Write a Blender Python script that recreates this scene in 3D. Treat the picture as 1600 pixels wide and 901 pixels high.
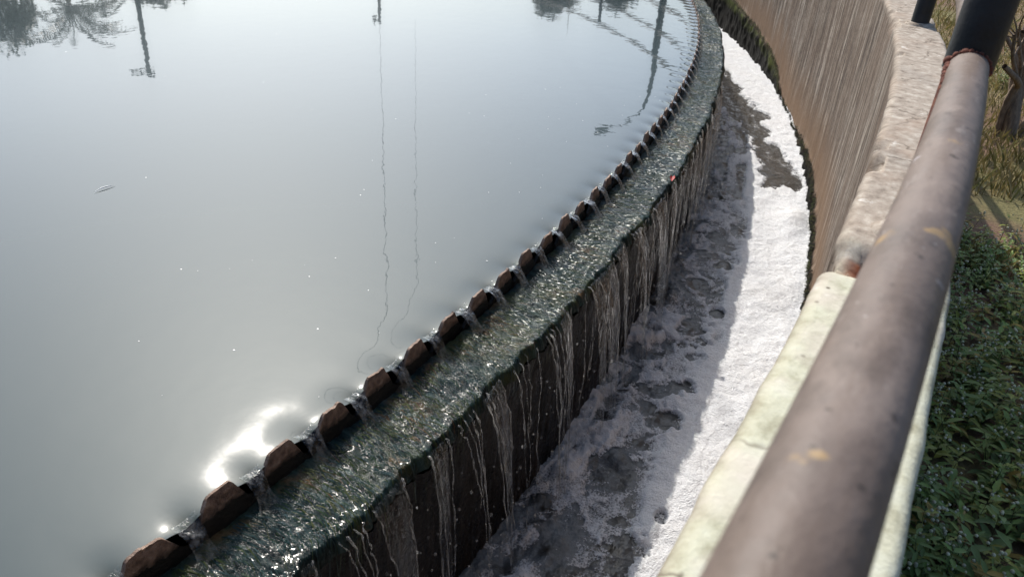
import bpy, bmesh, math, random
import numpy as np
from mathutils import Vector, Matrix
for o in list(bpy.data.objects): bpy.data.objects.remove(o)
S = bpy.context.scene
COL = S.collection
rad = math.radians

# ------------------------------------------------------------------ camera, sky, sun, exposure
H = 1.1                                    # eye above the still water of the tank (z = 0)
PITCH, ROLL = rad(29.736), rad(4.5)
cam = bpy.data.cameras.new('camera'); cam_o = bpy.data.objects.new('camera', cam); COL.objects.link(cam_o)
fw = Vector((0, math.cos(PITCH), -math.sin(PITCH))); rt = Vector((1, 0, 0)); up = rt.cross(fw)
r2 = rt*math.cos(ROLL) + up*math.sin(ROLL); u2 = -rt*math.sin(ROLL) + up*math.cos(ROLL)
cam_o.matrix_world = Matrix(((r2.x, u2.x, -fw.x, 0), (r2.y, u2.y, -fw.y, 0), (r2.z, u2.z, -fw.z, H), (0, 0, 0, 1)))
cam.sensor_width = 36; cam.lens = 27.0; cam.clip_start = 0.02; cam.clip_end = 3000
cam.dof.use_dof = True; cam.dof.focus_distance = 2.8; cam.dof.aperture_fstop = 9.0
S.camera = cam_o

SUN_AZ, SUN_EL = rad(-20.5), rad(44)       # azimuth from +Y towards +X
sun_dir = Vector((math.sin(SUN_AZ)*math.cos(SUN_EL), math.cos(SUN_AZ)*math.cos(SUN_EL), math.sin(SUN_EL)))
W = bpy.data.worlds.new('World'); S.world = W; W.use_nodes = True
wn = W.node_tree.nodes; wl = W.node_tree.links; wn.clear()
sky = wn.new('ShaderNodeTexSky'); sky.sky_type = 'NISHITA'; sky.sun_disc = False
sky.sun_elevation = SUN_EL; sky.sun_rotation = SUN_AZ
sky.air_density = 1.0; sky.dust_density = 5.0; sky.ozone_density = 2.0; sky.altitude = 50
bg = wn.new('ShaderNodeBackground'); bg.inputs['Strength'].default_value = 0.15
wo = wn.new('ShaderNodeOutputWorld'); 
wb = wn.new('ShaderNodeMix'); wb.data_type = 'RGBA'; wb.blend_type = 'MULTIPLY'; wb.inputs[0].default_value = 1.0; wb.inputs[7].default_value = (0.88, 0.985, 1.065, 1)   # white balance of the hazy sky
wl.new(sky.outputs[0], wb.inputs[6]); wl.new(wb.outputs[2], bg.inputs[0]); wl.new(bg.outputs[0], wo.inputs[0])
sl = bpy.data.lights.new('sun', 'SUN'); sl.energy = 3.8; sl.angle = rad(0.5); sl.color = (1.0, 0.94, 0.86)
so = bpy.data.objects.new('sun', sl); COL.objects.link(so)
so.rotation_euler = sun_dir.to_track_quat('Z', 'Y').to_euler()
S.view_settings.view_transform = 'Standard'; S.view_settings.look = 'None'
S.view_settings.exposure = 0.2; S.view_settings.gamma = 1.0; S.view_settings.use_curve_mapping = False
S.render.engine = 'CYCLES'
S.cycles.max_bounces = 8; S.cycles.transparent_max_bounces = 16; S.cycles.caustics_reflective = False; S.cycles.caustics_refractive = False
S.cycles.sample_clamp_indirect = 4.0

# ------------------------------------------------------------------ geometry of the round tank
CX, CY, R = -14.32101, 8.725365, 15.802754     # tank centre and radius of the weir plate
T0, DT = -0.508149, 0.009603975                 # angle of the first tooth, angle between teeth
WALL_IN, WALL_OUT, WALL_TOP = 0.864, 1.030, 0.6215
CH_Z = -0.660; GROUND_Z = -0.34
RAIL_DR, RAIL_Z = 0.959, (0.880, 1.265, 1.645)

def ring(th, dr, z):
    th, dr, z = np.broadcast_arrays(np.asarray(th, float), np.asarray(dr, float), np.asarray(z, float))
    return np.stack([CX+(R+dr)*np.cos(th), CY+(R+dr)*np.sin(th), z], -1)
def P(th, dr, z): return Vector(ring(th, dr, z).tolist())

# ------------------------------------------------------------------ noise
def _h(ix, iy, seed):
    n = (ix.astype(np.int64)*374761393 + iy.astype(np.int64)*668265263 + seed*1442695041) & 0xffffffff
    n = ((n ^ (n >> 13))*1274126177) & 0xffffffff
    return ((n ^ (n >> 16)) & 0xffffff)/float(0xffffff)
def vn(x, y, seed=0):
    x, y = np.broadcast_arrays(np.asarray(x, float), np.asarray(y, float))
    ix, iy = np.floor(x), np.floor(y); fx, fy = x-ix, y-iy
    ux, uy = fx*fx*fx*(fx*(fx*6-15)+10), fy*fy*fy*(fy*(fy*6-15)+10)
    a, b, c, d = _h(ix, iy, seed), _h(ix+1, iy, seed), _h(ix, iy+1, seed), _h(ix+1, iy+1, seed)
    return (a*(1-ux)+b*ux)*(1-uy) + (c*(1-ux)+d*ux)*uy - 0.5
def fbm(x, y, seed=0, oct=4, gain=.5):
    t, a, f = 0, 1., 1.
    for i in range(oct):
        t = t + a*vn(x*f+17.3*i, y*f-9.1*i, seed+i*101); a *= gain; f *= 2.03
    return t
def sstep(a, b, x):
    t = np.clip((x-a)/(b-a), 0, 1); return t*t*(3-2*t)

def worley(x, y, seed=0):
    ix, iy = np.floor(x), np.floor(y); f1 = np.full(x.shape, 9.); f2 = f1.copy(); idc = np.zeros(x.shape)
    for a in (-1, 0, 1):
        for b in (-1, 0, 1):
            cx_, cy_ = ix+a, iy+b; d_ = np.hypot(cx_+_h(cx_, cy_, seed)-x, cy_+_h(cx_, cy_, seed+7)-y)
            idc = np.where(d_ < f1, _h(cx_, cy_, seed+13), idc); f2 = np.where(d_ < f1, f1, np.minimum(f2, d_)); f1 = np.minimum(f1, d_)
    return f1, f2, idc

# ------------------------------------------------------------------ mesh helpers
def link(name, me, mat=None, parent=None):
    o = bpy.data.objects.new(name, me); COL.objects.link(o)
    if mat is not None:
        for m in (mat if isinstance(mat, (list, tuple)) else [mat]): me.materials.append(m)
    if parent is not None: o.parent = parent
    return o
def raw(name, V, F, smooth=True, attrs=None):
    V = np.asarray(V, np.float32).reshape(-1, 3); F = np.asarray(F, np.int32)
    k = F.shape[1]; me = bpy.data.meshes.new(name)
    me.vertices.add(len(V)); me.vertices.foreach_set('co', V.ravel())
    me.loops.add(F.size); me.loops.foreach_set('vertex_index', F.ravel())
    me.polygons.add(len(F)); me.polygons.foreach_set('loop_start', np.arange(0, F.size, k, dtype=np.int32))
    me.polygons.foreach_set('loop_total', np.full(len(F), k, np.int32))
    me.polygons.foreach_set('use_smooth', np.full(len(F), smooth))
    for nm, a in (attrs or {}).items():
        a = np.asarray(a, np.float32)
        if a.ndim == 2 or a.ndim == 3:
            at = me.attributes.new(nm, 'FLOAT_VECTOR', 'POINT'); at.data.foreach_set('vector', a.reshape(-1))
        else:
            at = me.attributes.new(nm, 'FLOAT', 'POINT'); at.data.foreach_set('value', a.reshape(-1))
    me.update(calc_edges=True); me.validate()
    return me
def gridF(n, m, wrap=False):
    i = np.arange(n-1)[:, None]; jn = m if wrap else m-1
    j = np.arange(jn)[None, :]; j2 = (j+1) % m
    return np.stack([i*m+j, (i+1)*m+j, (i+1)*m+j2, i*m+j2], -1).reshape(-1, 4)
def grid(name, G, mat, parent=None, attrs=None, smooth=True, wrap=False, flip=False):
    n, m = G.shape[:2]; F = gridF(n, m, wrap)
    if flip: F = F[:, ::-1]
    at = {k: v.reshape(n*m, -1) if v.ndim == 3 else v.ravel() for k, v in (attrs or {}).items()}
    return link(name, raw(name, G.reshape(-1, 3), F, smooth, at), mat, parent)
def tube(path, rads, seg=10, ref=Vector((0, 0, 1))):
    path = np.asarray(path, float); n = len(path); rads = np.broadcast_to(np.asarray(rads, float), (n,))
    T = np.gradient(path, axis=0); T /= np.linalg.norm(T, axis=1)[:, None]
    rf = np.array(ref, float); rf = np.broadcast_to(rf, (n, 3))
    A = np.cross(T, rf); l = np.linalg.norm(A, axis=1)
    A[l < 1e-3] = np.cross(T[l < 1e-3], np.array([1., .13, 0])); A /= np.linalg.norm(A, axis=1)[:, None]
    B = np.cross(A, T); a = np.linspace(0, 2*np.pi, seg, endpoint=False)
    G = path[:, None] + rads[:, None, None]*(np.cos(a)[None, :, None]*A[:, None] + np.sin(a)[None, :, None]*B[:, None])
    return G
def tubeVF(path, rads, seg=10, cap=True, ref=Vector((0, 0, 1))):
    G = tube(path, rads, seg, ref); n = len(G); V = G.reshape(-1, 3); F = gridF(n, seg, True)
    if cap:
        V = np.concatenate([V, G[0].mean(0)[None], G[-1].mean(0)[None]]); a, b = len(V)-2, len(V)-1
        j = np.arange(seg); j2 = (j+1) % seg
        F = np.concatenate([F, np.stack([np.full(seg, a), j, j2, np.full(seg, a)], 1)[:, [0, 1, 2, 2]]*0 + np.stack([np.full(seg, a), j, j2, j2], 1),
                            np.stack([np.full(seg, b), (n-1)*seg+j2, (n-1)*seg+j, (n-1)*seg+j], 1)])
    return V, F
class Acc:
    """collects pieces of one mesh"""
    def __init__(s): s.V = []; s.F = []; s.A = []; s.n = 0
    def add(s, V, F, a=None):
        V = np.asarray(V, float).reshape(-1, 3); s.V.append(V); s.F.append(np.asarray(F)+s.n); s.n += len(V)
        s.A.append(np.zeros((len(V), 3)) if a is None else np.broadcast_to(np.asarray(a, float), (len(V), 3)))
    def build(s, name, mat, parent=None, smooth=True, attr='tint'):
        me = raw(name, np.concatenate(s.V), np.concatenate(s.F), smooth, {attr: np.concatenate(s.A)})
        return link(name, me, mat, parent)
def clean(me):
    bm = bmesh.new(); bm.from_mesh(me); bmesh.ops.remove_doubles(bm, verts=bm.verts, dist=1e-6)
    bmesh.ops.recalc_face_normals(bm, faces=bm.faces); bm.to_mesh(me); bm.free()
def tag(o, label=None, cat=None, group=None, kind=None):
    if label: o['label'] = label
    if cat: o['category'] = cat
    if group: o['group'] = group
    if kind: o['kind'] = kind
    return o
def empty(name, loc=(0, 0, 0)):
    o = bpy.data.objects.new(name, None); COL.objects.link(o); o.location = loc; return o
def under(o, parent):
    """parent a mesh built in world coordinates under an empty that stands elsewhere"""
    o.parent = parent; o.matrix_parent_inverse = Matrix.Translation(parent.location).inverted(); return o

def sub(o, part):
    """hang a piece built in world coordinates on a part that itself sits at the world origin"""
    o.parent = part; o.matrix_parent_inverse = Matrix(); return o

# ------------------------------------------------------------------ material helper
class M:
    def __init__(s, name, **kw):
        s.m = bpy.data.materials.new(name); s.m.use_nodes = True; s.t = s.m.node_tree; s.n = s.t.nodes
        s.b = s.n['Principled BSDF']; s.out = s.n['Material Output']
        for k, v in kw.items(): s.set(k.replace('_', ' '), v)
    def set(s, k, v):
        i = s.b.inputs[k]
        if hasattr(v, 'is_linked') or isinstance(v, bpy.types.NodeSocket): s.t.links.new(v, i)
        elif isinstance(v, (tuple, list)) and len(v) == 3 and i.type == 'RGBA': i.default_value = (*v, 1)
        else: i.default_value = v
    def put(s, v, i):
        if isinstance(v, bpy.types.NodeSocket): s.t.links.new(v, i)
        elif isinstance(v, (tuple, list)) and i.type == 'RGBA': i.default_value = (*v[:3], 1)
        else: i.default_value = v
    def attr(s, nm, out='Vector'):
        a = s.n.new('ShaderNodeAttribute'); a.attribute_name = nm; return a.outputs[out]
    def obj(s):
        return s.n.new('ShaderNodeTexCoord').outputs['Object']
    def geo(s, out='Position'): return s.n.new('ShaderNodeNewGeometry').outputs[out]
    def mapv(s, v, sc=(1, 1, 1), loc=(0, 0, 0), rot=(0, 0, 0)):
        m = s.n.new('ShaderNodeMapping'); s.t.links.new(v, m.inputs[0]); m.inputs[1].default_value = loc; m.inputs[2].default_value = rot; m.inputs[3].default_value = sc; return m.outputs[0]
    def noise(s, v, scale=5, det=4, rough=.55, dist=0., out='Fac'):
        n = s.n.new('ShaderNodeTexNoise'); s.t.links.new(v, n.inputs['Vector']); n.inputs['Scale'].default_value = scale
        n.inputs['Detail'].default_value = det; n.inputs['Roughness'].default_value = rough; n.inputs['Distortion'].default_value = dist
        return n.outputs[out]
    def voro(s, v, scale=5, feat='F1', out='Distance', rnd=1.):
        n = s.n.new('ShaderNodeTexVoronoi'); n.feature = feat; s.t.links.new(v, n.inputs['Vector']); n.inputs['Scale'].default_value = scale
        n.inputs['Randomness'].default_value = rnd; return n.outputs[out]
    def ramp(s, f, pts):
        r = s.n.new('ShaderNodeValToRGB'); s.t.links.new(f, r.inputs[0]); e = r.color_ramp.elements
        while len(e) < len(pts): e.new(.5)
        for el, (p, c) in zip(e, pts):
            el.position = p; el.color = (*c, 1) if isinstance(c, (tuple, list)) else (c, c, c, 1)
        return r.outputs[0]
    def math(s, op, a, b=0., c=0., clamp=False):
        n = s.n.new('ShaderNodeMath'); n.operation = op; n.use_clamp = clamp
        for i, v in enumerate((a, b, c)): s.put(v, n.inputs[i])
        return n.outputs[0]
    def mix(s, f, a, b, mode='MIX'):
        n = s.n.new('ShaderNodeMix'); n.data_type = 'RGBA'; n.blend_type = mode
        s.put(f, n.inputs[0]); s.put(a, n.inputs[6]); s.put(b, n.inputs[7]); return n.outputs[2]
    def sep(s, v):
        n = s.n.new('ShaderNodeSeparateXYZ'); s.t.links.new(v, n.inputs[0]); return n.outputs
    def bump(s, hgt, strength=.5, dist=.01, normal=None):
        n = s.n.new('ShaderNodeBump'); n.inputs['Strength'].default_value = strength; n.inputs['Distance'].default_value = dist
        s.t.links.new(hgt, n.inputs['Height'])
        if normal is not None: s.t.links.new(normal, n.inputs['Normal'])
        return n.outputs[0]

# ---- tank water: murky, mirror-like, tiny ripples
m = M('tank_water', Roughness=.13, IOR=1.33, Coat_Weight=1.0, Coat_Roughness=.012, Coat_IOR=1.41, Specular_IOR_Level=.05)
g = m.geo(); q = m.attr('q')
sill = m.attr('sill', 'Fac')
mott = m.noise(m.mapv(g, (.35, .35, .35)), 1.0, 3)
col = m.mix(mott, (.034, .053, .056), (.044, .062, .065))
sc = m.ramp(m.noise(g, 22, 4), [(.35, (.020, .019, .013)), (.6, (.055, .050, .026)), (.8, (.10, .075, .030))])
m.set('Base Color', m.mix(sill, col, sc))
rip = m.noise(m.mapv(g, (1, 1, 1)), 26, 2, .5)
rip2 = m.noise(m.mapv(g, (1.25, .8, 1)), 5, 2, .55)
wgt = m.attr('rip', 'Fac')
hsum = m.math('ADD', m.math('MULTIPLY', rip, m.math('ADD', .16, m.math('MULTIPLY', wgt, .45))), m.math('MULTIPLY', rip2, m.math('ADD', .75, m.math('MULTIPLY', wgt, 3.4))))
nb_ = m.bump(hsum, 1.0, .00048); m.set('Normal', nb_); m.set('Coat Normal', nb_)
MAT_TANK = m.m

# ---- rusted, wet weir plate
m = M('weir_plate', Roughness=.5)
g = m.obj(); rnd = m.n.new('ShaderNodeObjectInfo').outputs['Random']
gv = m.n.new('ShaderNodeVectorMath'); gv.operation = 'ADD'; m.t.links.new(g, gv.inputs[0])
cmb = m.n.new('ShaderNodeCombineXYZ'); m.t.links.new(m.math('MULTIPLY', rnd, 37.), cmb.inputs[0]); m.t.links.new(cmb.outputs[0], gv.inputs[1]); gg = gv.outputs[0]
platez = m.sep(g)[2]
n1 = m.noise(gg, 60, 6, .65); n2 = m.noise(gg, 240, 3)
c = m.ramp(n1, [(.28, (.065, .040, .028)), (.44, (.17, .105, .072)), (.58, (.28, .18, .125)), (.78, (.42, .32, .24))])
c = m.mix(m.ramp(n2, [(.55, 0.), (.75, .6)]), c, (.025, .016, .013))
low_wet_shade = m.ramp(m.math('ADD', platez, m.math('MULTIPLY', m.math('SUBTRACT', n1, .5), .02)), [(0.0, 1.), (.012, 0.)])
lw = m.math('SUBTRACT', 1., m.math('MULTIPLY', m.math('ADD', m.math('ADD', platez, m.math('MULTIPLY', m.math('SUBTRACT', n1, .5), .024)), .022), 55., clamp=True), clamp=True)
c = m.mix(lw, c, (.014, .012, .011))  # lower plate near black: wet, with the shade there painted in too
m.set('Base Color', c); m.set('Roughness', m.math('SUBTRACT', .62, m.math('MULTIPLY', lw, .42)))
m.set('Normal', m.bump(m.math('ADD', n1, m.math('MULTIPLY', n2, .5)), .9, .004))
MAT_PLATE = m.m

# ---- weir wall: algae on the crest, black wet concrete on the face
m = M('weir_crest_algae', Roughness=.4, IOR=1.33, Specular_IOR_Level=.15)
q = m.attr('q'); sx = m.sep(q)
flow = m.mapv(q, (1, .22, .22))
n1 = m.noise(flow, 34, 5, .6, .4); n2 = m.noise(m.mapv(q, (1, .5, .5)), 150, 3, .6); n3 = m.noise(q, 7, 3, .55)
c = m.ramp(n1, [(.30, (.002, .004, .004)), (.46, (.007, .015, .015)), (.58, (.017, .036, .034)), (.74, (.050, .078, .074))])
c = m.mix(m.ramp(n3, [(.50, 0.), (.66, .75)]), c, m.mix(n2, (.020, .030, .010), (.070, .070, .024)))
c = m.mix(m.ramp(m.noise(q, 11, 4, .6), [(.57, 0.), (.70, .75)]), c, m.mix(n2, (.09, .042, .016), (.17, .095, .045)))
c = m.mix(m.math('MULTIPLY', m.attr('outlet', 'Fac'), .7), c, (.060, .088, .095))  # pale blue sky reflection on the outflow below each notch, painted in
m.set('Base Color', c)
hh = m.math('ADD', m.math('MULTIPLY', n1, 1.0), m.math('MULTIPLY', n2, .55))
bs = m.bump(hh, .9, .010); m.set('Normal', bs)
m.set('Roughness', m.ramp(n2, [(.3, .2), (.7, .5)]))
MAT_CREST = m.m
m = M('algae_filaments', Roughness=.25, IOR=1.33, Specular_IOR_Level=.25)
tn = m.attr('tint')
m.set('Base Color', m.mix(.0, tn, tn)); MAT_FIL = m.m

m = M('wet_black_concrete', Roughness=.25, Specular_IOR_Level=.07)
q = m.attr('q'); v = m.mapv(q, (1, .15, .10))
n1 = m.noise(v, 40, 5, .6); n2 = m.noise(q, 60, 4, .65); n3 = m.noise(m.mapv(q, (1, .2, .25)), 9, 4)
c = m.ramp(n1, [(.3, (.005, .005, .005)), (.5, (.013, .012, .012)), (.68, (.028, .024, .022)), (.85, (.062, .052, .045))])
c = m.mix(m.ramp(n3, [(.5, 0.), (.75, .5)]), c, (.022, .017, .014))
m.set('Base Color', c); m.set('Roughness', m.ramp(n2, [(.3, .14), (.7, .5)]))
m.set('Normal', m.bump(m.math('ADD', n1, m.math('MULTIPLY', n2, .7)), .8, .008)); MAT_FACE = m.m

# ---- falling water
def falling(name, white, tcol=(.93, .93, .91), bsc=(1, 1, .22), bfreq=95, bdist=.012, rough=.05, fr=1.15, f0=.022, patch=False):
    m = M(name); m.n.remove(m.b)
    q = m.attr('q')
    tr = m.n.new('ShaderNodeBsdfTransparent'); tr.inputs[0].default_value = (*tcol, 1)
    gl = m.n.new('ShaderNodeBsdfGlossy'); gl.inputs['Roughness'].default_value = rough; gl.inputs[0].default_value = (1, 1, 1, 1)
    df = m.n.new('ShaderNodeBsdfTranslucent'); df.inputs[0].default_value = (.75, .74, .72, 1)
    d2 = m.n.new('ShaderNodeBsdfDiffuse'); d2.inputs[0].default_value = (.75, .74, .72, 1)
    lw = m.n.new('ShaderNodeLayerWeight'); lw.inputs[0].default_value = .5
    bp = m.bump(m.noise(m.mapv(q, bsc), bfreq, 3, .6), .8, bdist)
    if patch:     # grainy riffles between smoother tongues of flow
        pz = m.ramp(m.noise(m.mapv(q, (1, .6, 1)), 16, 4, .6), [(.40, .12), (.58, 1.)])
        bp = m.bump(m.math('MULTIPLY', m.noise(m.mapv(q, bsc), bfreq, 3, .6), pz), 1.0, bdist)
    for nd in (gl, lw, d2): m.t.links.new(bp, nd.inputs['Normal'])
    a = m.n.new('ShaderNodeMixShader'); m.t.links.new(m.math('MULTIPLY_ADD', m.math('POWER', lw.outputs['Facing'], 4.), fr, f0, clamp=True), a.inputs[0])
    m.t.links.new(tr.outputs[0], a.inputs[1]); m.t.links.new(gl.outputs[0], a.inputs[2])
    dd = m.n.new('ShaderNodeMixShader'); dd.inputs[0].default_value = .5; m.t.links.new(df.outputs[0], dd.inputs[1]); m.t.links.new(d2.outputs[0], dd.inputs[2])
    b = m.n.new('ShaderNodeMixShader')
    fo = m.ramp(m.noise(m.mapv(q, (1, 1, .15)), 70, 4, .6), [(.42, 0.), (.75, white)])
    m.t.links.new(fo, b.inputs[0]); m.t.links.new(a.outputs[0], b.inputs[1]); m.t.links.new(dd.outputs[0], b.inputs[2])
    m.t.links.new(b.outputs[0], m.out.inputs[0]); return m.m
MAT_SHEET = falling('water_sheet', .022, (.94, .93, .92), (1, 1, .12), 75, .012, .05, .6, .012)
MAT_STRAND = falling('water_strand', .48, (.95, .95, .94), (1, 1, .3), 110, .008, .04)
MAT_JET = falling('water_jet', .34, (.82, .85, .83), (1, .6, .6), 45, .014, .05, 1.5)  # white share put in as the bright highlight on each jet
MAT_FILM = falling('water_film', .0, (.90, .93, .92), (1, .5, .5), 115, .0075, .11, .36, .011, True)

# ---- channel water and foam
m = M('channel_water', Roughness=.07, IOR=1.40)
q = m.attr('q'); n3 = m.noise(q, 9, 4, .6)
boil = m.attr('boil', 'Fac')
c = m.ramp(n3, [(.3, (.028, .025, .021)), (.6, (.046, .041, .034)), (.8, (.075, .067, .056))])
c = m.mix(boil, c, m.mix(m.noise(q, 120, 3), (.060, .070, .076), (.26, .285, .30)))
m.set('Base Color', c)
m.set('Normal', m.bump(m.math('ADD', m.noise(q, 30, 4, .6), m.math('MULTIPLY', m.noise(q, 130, 3, .6), m.math('MULTIPLY_ADD', boil, .50, .06))), .7, .012)); MAT_CHAN = m.m

m = M('foam', Roughness=.75)
q = m.attr('q'); F = m.attr('cover', 'Fac')
fine = m.noise(q, 110, 5, .68); bub = m.voro(q, 230, 'F1'); bub2 = m.voro(q, 120, 'F1')
c = m.ramp(fine, [(.3, (.56, .57, .585)), (.55, (.69, .695, .705)), (.8, (.78, .78, .785))])
c = m.mix(m.ramp(m.noise(q, 3.2, 4, .6), [(.45, 0.), (.75, .30)]), c, (.64, .61, .57))
m.set('Base Color', c)
m.set('Subsurface Weight', 0.0)
hb = m.math('ADD', m.math('ADD', m.math('MULTIPLY', fine, .9), m.math('MULTIPLY', bub, .55)), m.math('MULTIPLY', bub2, .35))
m.set('Normal', m.bump(hb, .7, .009))
cut = m.math('ADD', F, m.math('ADD', m.math('MULTIPLY', m.math('SUBTRACT', m.noise(q, 48, 5, .72), .5), .80), m.math('MULTIPLY', m.math('SUBTRACT', m.voro(q, 150), .35), .40)))
alpha = m.math('MULTIPLY', m.math('SUBTRACT', cut, .30), 2.3, clamp=True)
m.set('Alpha', alpha); MAT_FOAM = m.m

# ---- outer wall concrete
m = M('stained_concrete', Roughness=.85, Specular_IOR_Level=.15)
q = m.attr('q'); sx = m.sep(q); z = sx[2]; s_ = sx[0]
st = m.mapv(q, (1, .35, .085)); n1 = m.noise(st, 19, 7, .72, .3); n1b = m.noise(m.mapv(q, (1, .3, .06)), 46, 6, .72); n2 = m.noise(q, 45, 5, .65); n3 = m.noise(q, 3.1, 4, .6)
inner = m.ramp(n1, [(.37, (.035, .026, .021)), (.455, (.105, .079, .061)), (.53, (.215, .172, .135)), (.62, (.46, .405, .34))])
inner = m.mix(m.ramp(m.noise(m.mapv(q, (1, 1, .25)), 12, 5, .65), [(.42, .0), (.66, .65)]), inner, (.115, .088, .070))
pale = m.math('MULTIPLY', m.ramp(n1b, [(.53, 0.), (.66, .85)]), m.ramp(m.noise(m.mapv(q, (1, 1, .5)), 2.6, 4, .6), [(.40, .1), (.58, 1.)])); inner = m.mix(pale, inner, (.54, .495, .43))
inner = m.mix(m.math('MULTIPLY', m.ramp(n1b, [(.34, .9), (.46, 0.)]), m.ramp(m.noise(m.mapv(q, (1, 1, .4), (3, 1, 7)), 3.3, 4, .6), [(.36, .15), (.6, 1.)])), inner, (.070, .053, .044))
inner = m.mix(m.ramp(m.noise(m.mapv(q, (1, 1, .6)), 2.2, 5, .65), [(.42, 0.), (.60, .55)]), inner, (.135, .092, .066))
grain = m.noise(m.mapv(q, (1, 1, .45)), 85, 6, .75)
inner = m.mix(m.ramp(grain, [(.36, .75), (.48, 0.)]), inner, (.055, .042, .035))
inner = m.mix(m.ramp(grain, [(.56, 0.), (.68, .45)]), inner, (.50, .45, .39))
# ochre band above the moss
zn = m.math('ADD', z, m.math('MULTIPLY', m.math('SUBTRACT', m.noise(m.mapv(q, (1, 1, .3)), 6, 4), .5), .35))
mh = m.attr('moss_top', 'Fac')
och = m.math('MULTIPLY', m.math('SUBTRACT', 1., m.math('DIVIDE', m.math('ABSOLUTE', m.math('SUBTRACT', zn, m.math('ADD', mh, .08))), .32), clamp=True), .85)
inner = m.mix(och, inner, m.mix(n2, (.12, .068, .044), (.30, .205, .130)))
ms = m.math('MULTIPLY', m.math('SUBTRACT', m.math('ADD', mh, m.math('MULTIPLY', m.math('SUBTRACT', n2, .5), .10)), z), 22., clamp=True)
mossc = m.ramp(m.noise(m.mapv(q, (1, 1, .4)), 55, 5, .7), [(.3, (.003, .003, .0025)), (.5, (.007, .0065, .005)), (.65, (.014, .012, .009)), (.8, (.030, .026, .018))])
mgreen = m.math('MULTIPLY', m.math('SUBTRACT', 1., m.math('DIVIDE', m.math('ABSOLUTE', m.math('SUBTRACT', z, m.math('SUBTRACT', mh, .04))), .10), clamp=True), m.math('MULTIPLY', m.ramp(m.noise(q, 5, 3), [(.4, 0.), (.6, 1.)]), m.math('MULTIPLY', m.math('SUBTRACT', s_, 6.2), 1.5, clamp=True)))
mossc = m.mix(mgreen, mossc, m.mix(n2, (.045, .060, .012), (.15, .17, .04)))
inner = m.mix(ms, inner, mossc)
# the cap: bare pinkish concrete far, old pale green wash near
capn = m.noise(q, 9, 5, .6)
bare = m.ramp(m.noise(q, 34, 6, .72), [(.32, (.19, .155, .125)), (.46, (.31, .262, .215)), (.58, (.39, .34, .285)), (.72, (.54, .495, .43))])
bare = m.mix(m.ramp(m.noise(q, 6, 4), [(.54, 0.), (.72, .4)]), bare, (.31, .215, .155))
green = m.ramp(m.noise(q, 24, 6, .65), [(.3, (.30, .285, .20)), (.5, (.49, .48, .365)), (.66, (.56, .56, .45)), (.82, (.67, .64, .56))])
green = m.mix(m.ramp(m.noise(q, 7, 4), [(.55, 0.), (.68, .7)]), green, (.58, .52, .45))
gsel = m.math('MULTIPLY', m.math('SUBTRACT', m.math('ADD', .50, m.math('MULTIPLY', m.math('SUBTRACT', capn, .5), .5)), s_), 6., clamp=True)
cap = m.mix(gsel, bare, green)
spots = m.ramp(m.voro(m.mapv(q, (1, 1, 1)), 26), [(.06, 1.), (.11, 0.)])
spsel = m.ramp(m.noise(q, 8, 2), [(.5, 0.), (.56, 1.)])
cap = m.mix(m.math('MULTIPLY', spots, spsel), cap, (.085, .065, .045))
wv_ = m.n.new('ShaderNodeVectorMath'); wv_.operation = 'MULTIPLY_ADD'; m.t.links.new(m.noise(q, 9, 4, .6, 0., 'Color'), wv_.inputs[0]); wv_.inputs[1].default_value = (.12, .12, .12); m.t.links.new(q, wv_.inputs[2])
crk_ = m.math('MULTIPLY', m.ramp(m.voro(wv_.outputs[0], 4.2, 'DISTANCE_TO_EDGE'), [(.0, 1.), (.018, 0.)]), m.ramp(m.noise(q, 3.5, 3), [(.47, 0.), (.56, .8)]))
cap = m.mix(crk_, cap, (.10, .075, .055))
cap = m.mix(m.ramp(m.noise(q, 14, 5, .7), [(.64, 0.), (.72, .9)]), cap, (.70, .67, .62))
c = m.mix(m.attr('cap', 'Fac'), inner, cap)
brk = m.mix(n2, (.17, .045, .022), (.36, .15, .075))
c = m.mix(m.math('MULTIPLY', m.attr('brick', 'Fac'), m.ramp(n2, [(.3, .5), (.5, 1.)])), c, brk)
m.set('Base Color', c); m.set('Roughness', m.math('SUBTRACT', .9, m.math('MULTIPLY', ms, .25)))
capf = m.math('SUBTRACT', 1., m.math('MULTIPLY', m.attr('cap', 'Fac'), .75, clamp=True))
hb = m.math('MULTIPLY', m.math('ADD', m.math('MULTIPLY', n1, .5), n2), capf)
hb = m.math('ADD', hb, m.math('MULTIPLY', m.noise(q, 170, 3, .6), .5)); m.set('Normal', m.bump(hb, .8, .0028)); MAT_WALL = m.m

# ---- moss tufts
m = M('moss', Roughness=.8, Specular_IOR_Level=.08); tn = m.attr('tint'); m.set('Base Color', m.mix(0., tn, tn)); MAT_MOSS = m.m

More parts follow.
